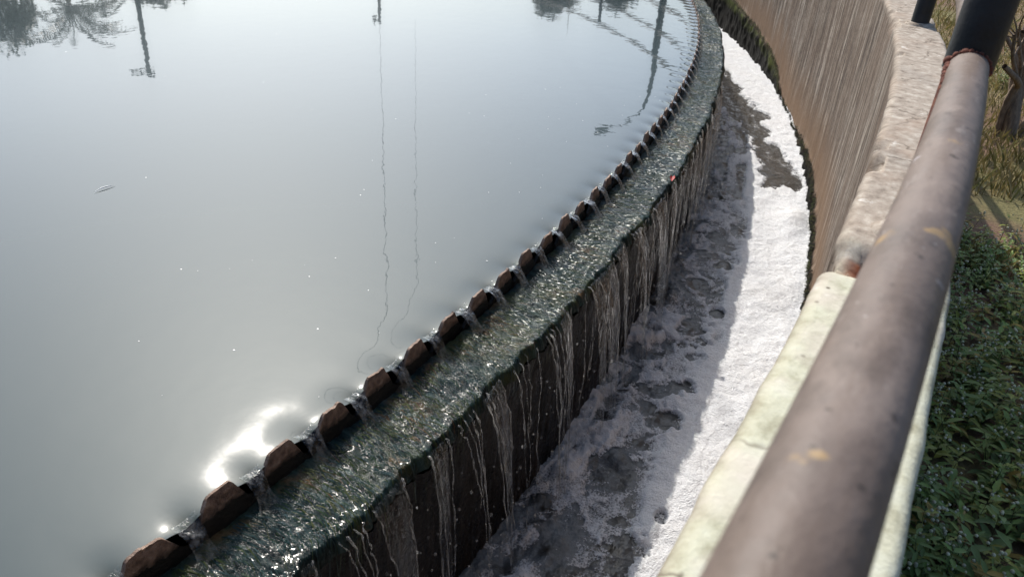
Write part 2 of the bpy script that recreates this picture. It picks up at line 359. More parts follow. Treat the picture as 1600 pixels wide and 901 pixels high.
# ---- pipes
def pipe_mat(name, a, b, c_, stains=True, rough=.5):
    m = M(name, Roughness=rough, Specular_IOR_Level=.3); q = m.attr('q'); n1 = m.noise(m.mapv(q, (.8, 1, 1)), 14, 5, .6); n2 = m.noise(q, 90, 4, .6)
    c = m.ramp(n1, [(.3, a), (.5, b), (.75, c_)])
    if stains:
        c = m.mix(m.ramp(m.noise(m.mapv(q, (.18, 1, 1)), 30, 5, .65), [(.46, 0.), (.62, .6)]), c, (.115, .080, .060))
        c = m.mix(m.ramp(m.noise(m.mapv(q, (.5, 1, 1), (2, 7, 3)), 24, 6, .7), [(.52, 0.), (.68, .65)]), c, (.060, .045, .038))
        c = m.mix(m.ramp(m.noise(m.mapv(q, (.3, 1, 1), (9, 2, 5)), 60, 4, .7), [(.60, 0.), (.70, .5)]), c, (.26, .225, .205))
        sp = m.ramp(m.noise(q, 130, 2, .5), [(.735, 0.), (.76, .8)]); c = m.mix(sp, c, (.36, .33, .31))
        sp = m.ramp(m.noise(m.mapv(q, (1, 1, 1), (1, 8, 2)), 70, 3, .6), [(.66, 0.), (.70, .8)]); c = m.mix(sp, c, (.035, .026, .022))
        sp = m.ramp(m.noise(q, 19, 3, .5), [(.685, 0.), (.71, .85)]); c = m.mix(sp, c, (.30, .20, .095))
        sp = m.ramp(m.noise(m.mapv(q, (1, 1, 1), (5, 3, 1)), 15, 3, .5), [(.70, 0.), (.72, .9)]); c = m.mix(sp, c, (.42, .39, .40))
    m.set('Base Color', c); m.set('Roughness', m.ramp(n1, [(.3, rough-.1), (.7, rough+.15)]))
    m.set('Normal', m.bump(m.math('ADD', n1, m.math('MULTIPLY', n2, .6)), .5, .0035)); return m.m
MAT_RAIL = pipe_mat('weathered_pipe', (.105, .080, .066), (.160, .124, .106), (.225, .180, .155), True, .55)
MAT_POST = pipe_mat('black_painted_pipe', (.012, .013, .016), (.018, .019, .023), (.032, .032, .036), False, .42)
m = M('rust', Roughness=.9); n1 = m.noise(m.obj(), 70, 5); m.set('Base Color', m.ramp(n1, [(.3, (.05, .014, .009)), (.55, (.16, .045, .024)), (.75, (.27, .11, .06))])); MAT_RUST = m.m

# ---- ground and plants
m = M('ground_soil', Roughness=.95); g = m.geo()
n1 = m.noise(g, 1.2, 5, .6); n2 = m.noise(g, 40, 5, .65)
c = m.mix(n2, (.095, .052, .032), (.23, .135, .085))
c = m.mix(m.ramp(n1, [(.4, 0.), (.6, 1.)]), c, m.mix(n2, (.10, .090, .030), (.22, .19, .075)))
m.set('Base Color', c); m.set('Normal', m.bump(n2, .9, .02)); MAT_SOIL = m.m
def leaf_mat(name, tr=.15, rough=.5):
    m = M(name, Roughness=rough); tn = m.attr('tint'); m.set('Specular IOR Level', .25)
    m.set('Base Color', m.mix(0., tn, tn)); ts = m.n.new('ShaderNodeBsdfTranslucent'); m.t.links.new(tn, ts.inputs[0])
    mx = m.n.new('ShaderNodeMixShader'); mx.inputs[0].default_value = tr
    m.t.links.new(m.b.outputs[0], mx.inputs[1]); m.t.links.new(ts.outputs[0], mx.inputs[2]); m.t.links.new(mx.outputs[0], m.out.inputs[0]); return m.m
MAT_LEAF = leaf_mat('leaf'); MAT_DRY = leaf_mat('dry_grass', .2, .8)
m = M('bark', Roughness=.9); n1 = m.noise(m.mapv(m.geo(), (1, 1, .3)), 60, 5, .65)
m.set('Base Color', m.ramp(n1, [(.3, (.10, .072, .052)), (.55, (.24, .175, .125)), (.75, (.36, .285, .215))])); m.set('Normal', m.bump(n1, .9, .008)); MAT_BARK = m.m
m = M('pole_grey', Roughness=.7); m.set('Base Color', m.ramp(m.noise(m.obj(), 3, 4), [(.3, (.035, .035, .033)), (.7, (.06, .058, .055))])); MAT_POLE = m.m
m = M('wire_black', Roughness=.6); m.set('Base Color', m.ramp(m.noise(m.obj(), 3, 2), [(.3, (.012, .012, .012)), (.7, (.02, .02, .02))])); MAT_WIRE = m.m
m = M('specks', Roughness=.4); m.set('Base Color', m.ramp(m.noise(m.obj(), 40, 2), [(.3, (.6, .6, .58)), (.7, (.8, .8, .78))])); MAT_SPECK = m.m
m = M('petal', Roughness=.6); m.set('Base Color', m.ramp(m.noise(m.obj(), 60, 2), [(.3, (.28, .02, .018)), (.7, (.45, .06, .05))])); MAT_PETAL = m.m

# theta samples: fine in view, coarse round the rest of the ring
def thetas(a, b, step, coarse=.03, full=True):
    fine = np.arange(a, b, step)
    if not full: return fine
    rest = np.arange(b, a+2*np.pi+1e-6, coarse); rest = np.concatenate([rest[:-1], [a+2*np.pi]])
    return np.concatenate([fine, rest])

# ================================================================== GROUND
th = thetas(-.7, .5, .02, .06)
dr = np.concatenate([[.98], np.linspace(1.1, 4, 16), [6, 9, 14, 22, 40, 80, 160, 400, 1200]])
TH, DR = np.meshgrid(th, dr, indexing='ij')
Z = GROUND_Z + .05*fbm(TH*16*1.3, DR*1.3, 3, 3)*np.clip((9-DR)/4, 0, 1)
g_o = grid('ground', ring(TH, DR, Z), MAT_SOIL, flip=True); tag(g_o, kind='structure')

# ================================================================== TANK WATER
def notch_phase(th): return ((th-T0)/DT) % 1.0          # 0 at tooth centre, .5 at notch
rng = np.random.default_rng(5)
th_f = np.arange(-.60, .06, DT/14); th = np.concatenate([th_f, np.arange(.06, -.60+2*np.pi, .025), [-.60+2*np.pi]])
dr = -np.concatenate([[0.002, .006, .012, .02, .03, .042, .056, .072, .09, .115, .145, .18, .23, .30, .4, .6, 1, 2, 4, 8, 12], [R-.02]])
TH, DR = np.meshgrid(th, dr, indexing='ij'); d = -DR
ph = notch_phase(TH); nw = np.exp(-((ph-.5)/.17)**2)
k = np.floor((TH-T0)/DT).astype(int)
amp = .8+.4*_h(k, k*0, 77)
fall = np.exp(-d/.028)
NEAR_ = sstep(-.40, -.47, TH)
Z = .006 - (.0070-.0013*NEAR_)*np.exp(-(d/(.060+.016*NEAR_))**2)*(1+.16*np.cos((ph-.5)*2*np.pi))*(1+.35*vn(TH*R*3.1, TH*0, 6)) - .0040*(nw-.35)*np.exp(-d/.018) - nw*np.exp(-d/.016)*.004*amp
Z = Z + .0005*vn(TH*R*14, DR*14, 4)*np.exp(-d/.25)*sstep(.55, .3, d)
# little meniscus up the plates
Z = Z + .0030*(1-nw)*np.exp(-d/.006)
sill = .6*np.clip(np.exp(-(d/.032)**2)*(.25+.75*nw) , 0, 1)*np.clip(1.0+.5*fbm(TH*R*9, DR*9, 8, 2), 0, 1)
ripw = np.exp(-d/.8)*.25 + .6*sstep(-.30, .10, TH)
G = ring(TH, DR, Z); Q = np.stack([(TH-T0)*R, DR, Z], -1)
tw = grid('tank_water', G, MAT_TANK, attrs={'q': Q, 'sill': sill, 'rip': ripw}, flip=False); tag(tw, kind='structure')

# ================================================================== WEIR PLATE with its teeth
plate = empty('weir_plate', P(T0, 0, -.06)); tag(plate, 'dark rusty notched weir plate standing round the rim of the tank', 'weir')
PT = .0045
def tooth_mesh(seed, half=None, wide=False):
    """trapezoid tooth in local x (along the rim), y (outward), z; subdivided with worn, uneven edges"""
    r = np.random.default_rng(seed)
    topw, botw, ztop, znot = .0262+r.uniform(-.0025, .0025), .0600, .0255+r.uniform(-.003, .003), -.034
    xl, xr = (-1, 1)
    rows = [(-.068, .0762), (-.046, .0762), (znot, botw), (-.016, None), (.006, None), (.018, None), (ztop-.004, None), (ztop, None)]
    xs = np.linspace(-1, 1, 9); G = []
    for zz, w in rows:
        if w is None:
            t = (zz-znot)/(ztop-znot); w = botw+(topw-botw)*t - (.003 if zz == ztop else 0)
        xx = xs*w
        if half is not None: xx = (xs*.5+.5)*w*half if half > 0 else (xs*.5-.5)*w*abs(half)
        G.append(np.stack([xx, np.zeros(9), np.full(9, zz)], -1))
    G = np.array(G)
    n = fbm(G[..., 0]*60+seed*3.1, G[..., 2]*60, seed, 3)
    edge = sstep(-.02, .03, G[..., 2])
    G[..., 2] += n*.006*edge; G[..., 0] += fbm(G[..., 0]*50, G[..., 2]*70+9, seed+5, 2)*.004*edge
    f = G.copy(); b = G.copy(); top = sstep(ztop-.012, ztop, G[..., 2])
    f[..., 1] = PT*(1-.35*top)+fbm(G[..., 0]*90, G[..., 2]*90, seed+9, 3)*.0022
    b[..., 1] = -PT*(1-.35*top)
    nr = len(rows); V = np.concatenate([f.reshape(-1, 3), b.reshape(-1, 3)]); F = gridF(nr, 9); o = nr*9
    FF = [F[:, ::-1], F+o]
    loop = [i for i in range(9)] + [r_*9+8 for r_ in range(1, nr)] + [(nr-1)*9+i for i in range(7, -1, -1)] + [r_*9 for r_ in range(nr-2, 0, -1)]
    loop = np.array(loop); nx = np.roll(loop, -1); FF.append(np.stack([loop, nx, nx+o, loop+o], 1))
    me = raw('tooth', V, np.concatenate(FF), True)
    bm = bmesh.new(); bm.from_mesh(me); bmesh.ops.recalc_face_normals(bm, faces=bm.faces); bm.to_mesh(me); bm.free()
    me.set_sharp_from_angle(angle=rad(50)); me.materials.append(MAT_PLATE); return me
variants = [tooth_mesh(11+i) for i in range(14)]
hl, hr = tooth_mesh(40, -1.25), tooth_mesh(41, 1.0)
rr = random.Random(4)
def put_tooth(k, me, dth=0., dz=0., lean=0.):
    t = T0+k*DT+dth; o = bpy.data.objects.new('tooth', me); COL.objects.link(o)
    o.location = P(t, rr.uniform(-.002, .002), dz+rr.uniform(-.005, .003)); o.rotation_euler = (rr.uniform(-.10, .10)+lean, rr.uniform(-.05, .05), t+math.pi/2+math.pi)
    o.rotation_euler.z = t-math.pi/2
    # local +y must face outward
    o.rotation_euler.z = t - math.pi/2
    under(o, plate)
for k in range(-6, 62):
    if k == -1:
        put_tooth(k, hr, -.0008); put_tooth(k, hl, -.0008, -.004, .05)
    else: put_tooth(k, variants[rr.randrange(14)])
# the rest of the plate, out of view, as one plain band
th = np.concatenate([np.arange(T0+61.5*DT, T0-6.5*DT+2*np.pi, .02), [T0-6.5*DT+2*np.pi]])
prof = [(-.004, -.06), (-.004, .022), (.004, .022), (.004, -.06)]
G = np.stack([ring(th, a, b) for a, b in prof], 1)
under(grid('plate_band', G, MAT_PLATE), plate)

# ================================================================== WEIR WALL
wallw = empty('weir_wall', P(T0, .1, CH_Z)); tag(wallw, 'black wet weir wall with teal green algae on its flat crest', 'wall')
th_f = np.concatenate([np.arange(-.60, -.30, .00032), np.arange(-.30, .06, .00055)]); th_c = np.concatenate([np.arange(.06, -.60+2*np.pi, .03), [-.60+2*np.pi]])
th = np.concatenate([th_f, th_c])
rr_ = np.concatenate([np.linspace(.0048, .183, 38), [.186, .189, .192, .195, .197, .199, .2005]])
s = (th-T0)*R
lip = .012*fbm(s*5, s*0, 21, 3) + .012*vn(s*15, s*0, 22) + .012*vn(s*45, s*0, 23) + .006*vn(s*110, s*0, 24)
SS, RR = np.meshgrid(s, rr_, indexing='ij'); THg = np.meshgrid(th, rr_, indexing='ij')[0]
LP = lip[:, None]*sstep(.08, .19, RR)
Zb = np.where(RR < .183, -.060, -.060-.034*(np.maximum(RR-.183, 0)/.0175)**2.) - .010*sstep(0, .16, RR)
warp = .02*vn(SS*9, RR*6, 31)
ridge = fbm((SS+warp+RR*.25*vn(SS*2.2, SS*0, 35))*42, RR*10, 33, 3); fine = fbm(SS*150, RR*70, 34, 2)
ph = notch_phase(THg); outl = np.exp(-((ph-.5-.25*(RR))/.16)**2)*np.exp(-((RR-.045)/.035)**2)
outl = outl*np.clip(.75+1.4*vn(SS*30, RR*18, 44), 0, 1)
am = .0085*(1-.6*outl)
Z = Zb + ridge*am + fine*.0035*(1-outl) + .006*vn(SS*6, RR*8, 36) + .004*outl
Gc = ring(THg, RR+LP, Z); Q = np.stack([SS, RR, Z], -1)
crest_o = under(grid('crest', Gc, MAT_CREST, attrs={'q': Q, 'outlet': outl}, flip=True), wallw)
zz = np.concatenate([np.linspace(-.108, -.5, 40), np.linspace(-.52, -.80, 12)])
SS, ZZ = np.meshgrid(s, zz, indexing='ij'); THg = np.meshgrid(th, zz, indexing='ij')[0]
dd = .1985 + lip[:, None]*(1-.75*sstep(.1, .25, -ZZ)) - .012*sstep(.11, .2, -ZZ) + .010*fbm(SS*24, ZZ*3, 51, 3) + .004*fbm(SS*70, ZZ*24, 52, 2)
under(grid('face', ring(THg, dd, ZZ), MAT_FACE, attrs={'q': np.stack([SS, dd, ZZ], -1)}, flip=True), wallw)

# rippled film of water running over the algae
fr = np.linspace(.035, .186, 34); nfs = len(th_f); sf = s[:nfs]
SF, RF = np.meshgrid(sf, fr, indexing='ij'); TF = np.meshgrid(th_f, fr, indexing='ij')[0]
ZF = np.where(RF < .183, -.053, -.053-.036*(np.maximum(RF-.183, 0)/.0195)**2.0) - .009*sstep(0, .16, RF) + .0052*(1-.45*sstep(-.38, -.22, TF))*fbm((SF+.3*RF*vn(SF*2.2, SF*0, 35)+.02*vn(SF*9, RF*6, 31))*44, RF*18, 37, 3) + .0036*(1-.5*sstep(-.38, -.22, TF))*fbm(SF*120, RF*75, 38, 2)
FILM = (ring(TF, RF+lip[:nfs, None]*sstep(.08, .19, RF)+.003*sstep(.16, .2, RF), ZF), np.stack([SF, RF, ZF], -1))

# algae filaments combed by the flow
A = Acc(); r = np.random.default_rng(9)
NF = 9000
ths = T0 + (r.uniform(0, 1, NF)**1.6)*.55 - .045; r0 = r.uniform(.018, .185, NF)
ln = r.uniform(.015, .05, NF); wd = r.uniform(.0005, .0012, NF)
skew = vn(ths*R*3, r0*5, 61)*1.4 + r.normal(0, .25, NF)
pal = np.array([(.010, .022, .022), (.018, .036, .034), (.020, .036, .016), (.042, .056, .020), (.065, .070, .030), (.085, .048, .022), (.030, .052, .054)])
zone = vn(ths*R*7, r0*9, 62) + r.normal(0, .16, NF)
pi = np.clip(((zone+.5)*7).astype(int), 0, 6); order = np.array([0, 6, 1, 2, 3, 4, 5])
nseg = 4; t = np.linspace(0, 1, nseg)
lipf = np.interp(ths, th, lip)
pr = r0[:, None] + ln[:, None]*t; ps = ths[:, None]*R + ln[:, None]*skew[:, None]*t**1.3 + .003*vn(ths[:, None]*900, t*3, 63)
pz = -.055 - .010*sstep(0, .16, pr) - .036*np.clip((pr-.184)/.0175, 0, 1.6)**2. + .006*np.sin(t*np.pi)*r.uniform(.3, 1.2, NF)[:, None] + .003*vn(ps*42, pr*10, 33)
pz = np.maximum(pz, -.17); ov = np.clip(pr-.196, 0, 1); pr = np.where(pr > .196, .196+ov*.35, pr); pz = pz-ov*.9
pr = pr + lipf[:, None]*sstep(.08, .19, pr)
w = wd[:, None]*np.array([1, 1, .8, .3])
L = ring((ps-w)/R, pr, pz); Rr = ring((ps+w)/R, pr, pz+.0006)
V = np.stack([L, Rr], 2).reshape(NF, nseg*2, 3)
f1 = np.array([[2*i, 2*i+1, 2*i+3, 2*i+2] for i in range(nseg-1)])
F = (np.arange(NF)[:, None, None]*nseg*2 + f1[None]).reshape(-1, 4)
tint = pal[order[pi]]*r.uniform(.7, 1.4, NF)[:, None]
me = raw('algae_filaments', V.reshape(-1, 3), F, True, {'tint': np.repeat(tint, nseg*2, 0)})
fo = sub(link('algae_filaments', me, MAT_FIL), crest_o); fo['kind'] = 'stuff'

# ================================================================== OVERFLOW WATER: jets in the notches, sheets and strands over the lip
ovw = empty('overflow_water', P(T0, .2, CH_Z)); tag(ovw, kind='structure')
under(grid('water_film', FILM[0], MAT_FILM, attrs={'q': FILM[1]}, flip=True), ovw)
r = np.random.default_rng(14)
for k in range(-5, 50):
    n_a, n_u = 13, 9
    w0, reach = r.uniform(.022, .030), r.uniform(.040, .062)
    u = np.linspace(-1, 1, n_u); t = np.linspace(0, 1, n_a)
    T_, U_ = np.meshgrid(t, u, indexing='ij')
    wid = w0*(1-.42*T_**.7) + .010*sstep(.75, 1, T_)
    ss_ = U_*wid + .004*vn(T_*4, T_*0+k, 71)
    dr_ = -.012 + (reach+.012)*T_
    zc = .0035 - .004*T_ - .056*T_**2.2
    zz_ = zc + .008*(1-T_)*(U_**2)*1.0 + .007*(1-U_**2)*sstep(.1, .6, T_)*r.uniform(.6, 1.2) + .0035*fbm(U_*2.2+k*7, T_*2.4, 72, 2)*sstep(.05, .3, T_)
    tc = T0+(k+.5)*DT
    o = grid('water_jet', ring(tc+ss_/R, dr_, zz_), MAT_JET, attrs={'q': np.stack([ss_+k*.3, dr_, zz_], -1)}, flip=True); under(o, ovw)

def strand_path(s0, v, z0=-.075, zend=CH_Z-.01, n=46, wig=.004, seed=0, ds=0., off=0.):
    T_end = math.sqrt(2*(z0-zend)/9.8); t = np.linspace(0, 1, n)
    zz = z0 + (zend-z0)*t**1.7; tt = np.sqrt(np.maximum(2*(z0-zz)/9.8, 0))
    li = np.interp(T0+s0/R, th, lip)
    rr_ = .196 + li + off + v*tt; ss = s0 + ds*t + wig*(vn(t*7+seed*3.7, t*0, 81)*2.2*t**.5 + .7*vn(t*19+seed, t*0, 82))
    rr_ = rr_ + wig*.6*vn(t*11+seed*1.7, t*0, 83)
    return ss, rr_, zz, t
def strand(s0, v, rad0, seed, ds=0., wig=.004, n=46, zend=CH_Z-.01, z0=-.075):
    ss, rr_, zz, t = strand_path(s0, v, n=n, wig=wig, seed=seed, ds=ds, zend=zend, z0=z0)
    pa = ring(T0+ss/R, rr_, zz); ra = rad0*(1.0+1.5*vn(t*20+seed*5.1, t*0, 84)+.7*vn(t*7+seed*2.3, t*0, 85))*(1-.35*t)
    ra[0] *= .3; ra[-1] *= .4
    V, F = tubeVF(pa, np.maximum(ra, .0006), 7, True, (0.9, -.4, 0))
    qq = np.concatenate([np.repeat(np.stack([ss+seed*.37, rr_, zz], -1), 7, 0) + np.tile(np.stack([np.cos(np.arange(7)), np.sin(np.arange(7)), np.zeros(7)], -1)*.003, (n, 1)), [[ss[0], rr_[0], zz[0]], [ss[-1], rr_[-1], zz[-1]]]])
    me = raw('water_strand', V, F, True, {'q': qq}); under(link('water_strand', me, MAT_STRAND), ovw)
def sheet(s0, w, v, seed, squeeze=.6, ds=0., zend=CH_Z):
    n, mm = 44, 12; a = strand_path(s0-w/2, v, n=n, seed=seed, wig=.003, ds=ds+w*squeeze/2, zend=zend); b = strand_path(s0+w/2, v, n=n, seed=seed+50, wig=.003, ds=ds-w*squeeze/2, zend=zend)
    u = np.linspace(0, 1, mm)[None]; ss = a[0][:, None]*(1-u)+b[0][:, None]*u; rr_ = a[1][:, None]*(1-u)+b[1][:, None]*u
    zz = a[2][:, None]*(1-u)+b[2][:, None]*u; t = a[3][:, None]
    rr_ = rr_ + .012*np.sin(u*np.pi)*t*(1-t)*2 + .006*fbm(ss*60, zz*7, seed+90, 2)*sstep(0, .2, t)
    zz = zz - .05*fbm(u*4+seed, t*0+seed, 95, 2)*sstep(.75, 1, t)
    o = grid('water_sheet', ring(T0+ss/R, rr_, zz), MAT_SHEET, attrs={'q': np.stack([ss, rr_, zz], -1)}, flip=True); under(o, ovw)
# near curtains: (arc position, width, outward speed, extra strands)
near = []
sc = -.02; seed = 0
while sc < 4.2:
    w = r.uniform(.05, .15) if sc < 2.6 else r.uniform(.03, .07)
    near.append((sc, w, r.uniform(.16, .34) if sc < 2.2 else r.uniform(.06, .18)))
    sc += w + (r.uniform(.01, .07) if sc < 1.7 else r.uniform(.02, .11))
for i, (s0, w, v) in enumerate(near):
    if r.random() < (.75 if s0 < 2.3 else .35): sheet(s0, w, v, i, r.uniform(.3, .8), r.normal(0, .01))
    k = 2 if r.random() < .4 else 4
    for j in range(k):
        f = (j/(k-1)-.5)*w if k > 1 else 0
        strand(s0+f, v*r.uniform(.95, 1.08), r.uniform(.0012, .0024), i*7+j, ds=-f*r.uniform(.3, .8), wig=r.uniform(.005, .013), zend=CH_Z-.01 if r.random() < .65 else r.uniform(-.55, -.3))
# thin trickles over the black face further along
for i in range(120):
    s0 = r.uniform(1.0, 7.6); zs = r.uniform(-.30, -.07) if r.random() < .4 else -.075
    strand(s0, r.uniform(.02, .11), r.uniform(.0009, .0021), 900+i, wig=r.uniform(.005, .011), n=34, z0=zs, zend=zs-r.uniform(.1, .5) if zs < -.1 else r.uniform(-.67, -.35))
# drops
ico = bmesh.new(); bmesh.ops.create_icosphere(ico, subdivisions=2, radius=1); iv = np.array([v.co[:] for v in ico.verts]); fi = np.array([[v.index for v in f.verts] for f in ico.faces]); ico.free()
A = Acc()
for i in range(700):
    s0 = 4.6*r.random()**1.3 - .05; rad_ = r.uniform(.0010, .0036); c = ring(T0+s0/R, .215+r.uniform(0, .10)+.05*r.random()**3, r.uniform(-.64, -.12))
    A.add(iv*rad_*np.array([1, 1, r.uniform(.9, 1.7)])+c, fi, c)
dro = under(A.build('droplets', MAT_STRAND, None, attr='q'), ovw); dro['kind'] = 'stuff'

# ================================================================== CHANNEL WATER AND FOAM
th_f = np.concatenate([np.arange(-.545, -.30, .00032), np.arange(-.30, .11, .00060)])
dr = np.linspace(.17, .885, 122)
TH, DR = np.meshgrid(th_f, dr, indexing='ij'); SS = (TH-T0)*R
# turbulence: strong under the falls, calming towards the outer wall
turb = np.exp(-np.clip(DR-.26, 0, 1)/.20)*sstep(.02, -.25, TH)*.9 + .1
bo = fbm(SS*7+.8*vn(SS*3, DR*3, 101), DR*8, 102, 3)
wv = (.024*bo + .018*fbm(SS*16, DR*19, 103, 4, .55))*turb + .003*fbm(SS*9, DR*9, 104, 2)
splash = np.zeros_like(DR)
for (s0, w, v) in near:
    rc = .205+v*.345; splash += np.exp(-(((SS-s0)/(w*.55+.02))**2+((DR-rc)/.05)**2))
splash = np.clip(splash, 0, 1.3)
BOILS = [(-.401, .445, .075, .085), (-.4135, .495, .060, .055), (-.453, .555, .085, .06), (-.385, .50, .03, .05), (-.43, .40, .05, .05), (-.372, .40, .06, .06), (-.36, .50, .04, .03), (-.47, .42, .06, .07), (-.345, .36, .07, .05), (-.33, .45, .05, .05), (-.442, .60, .04, .02)]
for bt, bd, bs_, br in BOILS:
    e = np.sqrt(((SS-(bt-T0)*R)/bs_)**2 + ((DR-bd)/br)**2); wv = wv + .010*np.exp(-e*e) + .004*fbm(SS*30, DR*30, 107, 3)*np.exp(-e*e*.6)
wz = CH_Z + wv + .012*splash*(.5+vn(SS*40, DR*40, 105))
ch_boil = np.clip(np.exp(-np.clip(DR-.24, 0, 1)/.16)*1.0*sstep(-.12, -.30, TH)+.35*sstep(.6, .4, DR)*sstep(-.12, -.26, TH)+splash*.5, 0, 1)*np.clip(.6+1.2*fbm(SS*14, DR*14, 106, 3), 0, 1)
cw = grid('channel_water', ring(TH, DR, wz), MAT_CHAN, attrs={'q': np.stack([SS, DR, wz], -1), 'boil': ch_boil}, flip=True); tag(cw, kind='structure')
# foam cover
lacy = fbm(SS*5.5+1.1*fbm(SS*5, DR*5, 111, 3), DR*9+1.1*fbm(SS*5, DR*5, 112, 3), 113, 5, .6)
edge = .50 + .06*sstep(-.41, -.45, TH) + .06*vn(SS*2.5, SS*0, 114) + .03*vn(SS*9, DR*4, 115)
raft = sstep(edge-.06, edge+.07, DR)                              # solid raft along the outer wall
dk_in = .30 + .30*sstep(-.10, -.245, TH)                          # open brown water between the two foams
dk_out = .47+.20*sstep(-.07, -.17, TH)+.17*sstep(-.19, -.24, TH)
dn = fbm(SS*10, DR*16, 125, 5, .62)
dark = sstep(-.258, -.246, TH+.012*vn(DR*14, SS*3, 116)+.008*dn)*sstep(-.06, -.10, TH)*sstep(dk_in-.05, dk_in+.03, DR+.06*vn(SS*6, DR*5, 117)+.06*dn)*sstep(dk_out+.04, dk_out-.05, DR+.10*vn(SS*5, DR*6, 118)+.07*dn)
inner = .39 + 1.05*lacy + .14*sstep(.30, .47, DR) - .22*sstep(.32, .22, DR)
holes = vn(SS*4.2, DR*7.5, 119)
inner = inner - .75*sstep(.16, .34, holes)*sstep(.65, .5, DR)
wx, wy = fbm(SS*6, DR*6, 141, 3), fbm(SS*6, DR*6, 142, 3)
f1, f2, cid = worley(SS*6.5+1.1*wx, DR*8.5+1.1*wy, 9); g1, g2, gid = worley(SS*15+1.4*wx, DR*17+1.4*wy, 19)
pool = sstep(.10, .34, f2-f1)*sstep(.30, .75, cid); pool2 = sstep(.08, .34, g2-g1)*sstep(.35, .8, gid)
froth = .56 - .58*pool - .42*pool2 + .90*lacy + .10*sstep(.30, .47, DR)
inner = .25*inner + .75*froth
far_in = .34 + 1.2*fbm(SS*6, DR*16, 120, 4)
mixf = sstep(-.33, -.22, TH); inner = inner*(1-mixf)+far_in*mixf
cover = np.where(raft > 0, inner*(1-raft)+1.05*raft, inner)
cover = cover - (.95+.35*dn)*dark
cover = cover - .45*np.clip(splash, 0, 1)*sstep(.33, .24, DR)*.6 + .35*splash*sstep(.24, .33, DR)
cover = cover - .6*sstep(.850, .868, DR)*sstep(.30, .6, vn(SS*5, SS*0, 121)+.5)*.6
for bt, bd, bs_, br in BOILS:
    e = ((SS-(bt-T0)*R)/bs_)**2 + ((DR-bd)/br)**2; e = e + 1.6*fbm(SS*11, DR*11, 122, 4, .6); cover = cover - .62*sstep(1.3, .5, e) + .16*np.exp(-((e-1.5)/.4)**2)
cap_c = .60+.22*fbm(SS*8, DR*12, 126, 4, .6)+.10*sstep(.40, .52, DR)
pile = sstep(.10, .28, vn(SS*3.3, DR*4, 127))*sstep(.42, .28, DR)*sstep(-.25, -.34, TH)
cover = cover+.35*pile; cover = np.minimum(cover, cap_c+.8*raft+.4*pile); cover = np.clip(cover, -.3, 1.15)
thick = sstep(.45, .9, cover)
lump = np.clip(fbm(SS*3.2, DR*4, 131, 3)+.1, 0, 1)
fz = wz + .004 + thick*(.014 + .026*lump*raft*sstep(-.24, -.30, TH) + .006*(fbm(SS*22, DR*22, 132, 3)+.4) + .0035*fbm(SS*90, DR*90, 133, 2))
# a soft dollop near the end of the raft
fz = fz + .045*np.exp(-(((SS-(-.285-T0)*R)/.16)**2+((DR-.76)/.075)**2))*thick
# foam creeping up the wall
fz = fz + .018*sstep(.835, .868, DR)*thick
n, mm = TH.shape; F = gridF(n, mm)[:, ::-1]; cv = cover.ravel(); keep = cv[F].max(1) > .08; F = F[keep]
used = np.zeros(n*mm, bool); used[F.ravel()] = True; idx = np.cumsum(used)-1
me = raw('channel_foam', ring(TH, DR, fz).reshape(-1, 3)[used], idx[F], True, {'q': np.stack([SS, DR, fz], -1).reshape(-1, 3)[used], 'cover': cv[used]})
fo = link('channel_foam', me, MAT_FOAM); tag(fo, 'white foam floating in the overflow channel', 'foam', kind='stuff')

# ================================================================== OUTER WALL
ow = empty('outer_wall', P(-.33, .95, GROUND_Z)); tag(ow, 'curved concrete outer wall streaked with stains and mossy at the waterline', 'wall')
th_f = np.concatenate([np.arange(-.60, -.36, .0006), np.arange(-.36, .22, .0011)]); th = np.concatenate([th_f, np.arange(.22, -.60+2*np.pi, .03), [-.60+2*np.pi]])
s = (th-T0)*R
def moss_top(th):
    return np.interp(th, [-.60, -.40, -.33, -.27, -.22, -.17, -.12, -.095, -.068, -.011, .047, .12, .3], [-.62, -.60, -.55, -.53, -.55, -.62, -.63, -.50, -.40, -.33, -.25, -.20, -.20])
mt = moss_top(th) + .02*vn(s*4, s*0, 141)
prof = []   # (dr, z, cap weight, edge weight)
for z in np.linspace(-.80, WALL_TOP-.035, 60): prof.append((WALL_IN, z, 0, 0))
for a in np.linspace(0.15, 1, 6): prof.append((WALL_IN+.018*(1-math.cos(a*math.pi/2)), WALL_TOP-.018+.018*math.sin(a*math.pi/2), a**.6, 1))
for x in np.linspace(WALL_IN+.028, WALL_OUT-.022, 22): prof.append((x, WALL_TOP, 1, 0))
for a in np.linspace(0, 1, 5): prof.append((WALL_OUT-.014+.014*math.sin(a*math.pi/2), WALL_TOP-.014*(1-math.cos(a*math.pi/2)), 1, 1))
for z in np.linspace(WALL_TOP-.05, GROUND_Z-.2, 10): prof.append((WALL_OUT, z, .0, 0))
pr = np.array(prof)
SS, DR = np.meshgrid(s, pr[:, 0], indexing='ij'); THg, ZZ = np.meshgrid(th, pr[:, 1], indexing='ij'); CAP = np.broadcast_to(pr[:, 2], SS.shape); ED = np.broadcast_to(pr[:, 3], SS.shape)
MT = np.broadcast_to(mt[:, None], SS.shape)
face = (np.arange(len(pr)) < 60)[None]; topm = (pr[:, 2] > .5)[None]
mossm = sstep(.02, -.05, ZZ-MT)*face
dR_ = DR + face*(.006*fbm(SS*2.2, ZZ*2, 151, 3) + .0012*fbm(SS*20, ZZ*2.2, 152, 3)) - mossm*(.010+.030*np.clip(fbm(SS*16, ZZ*9, 153, 4)+.25, 0, 1))
crn = np.clip(fbm(SS*9, ZZ*5, 154, 4)-.28, 0, 1)*ED
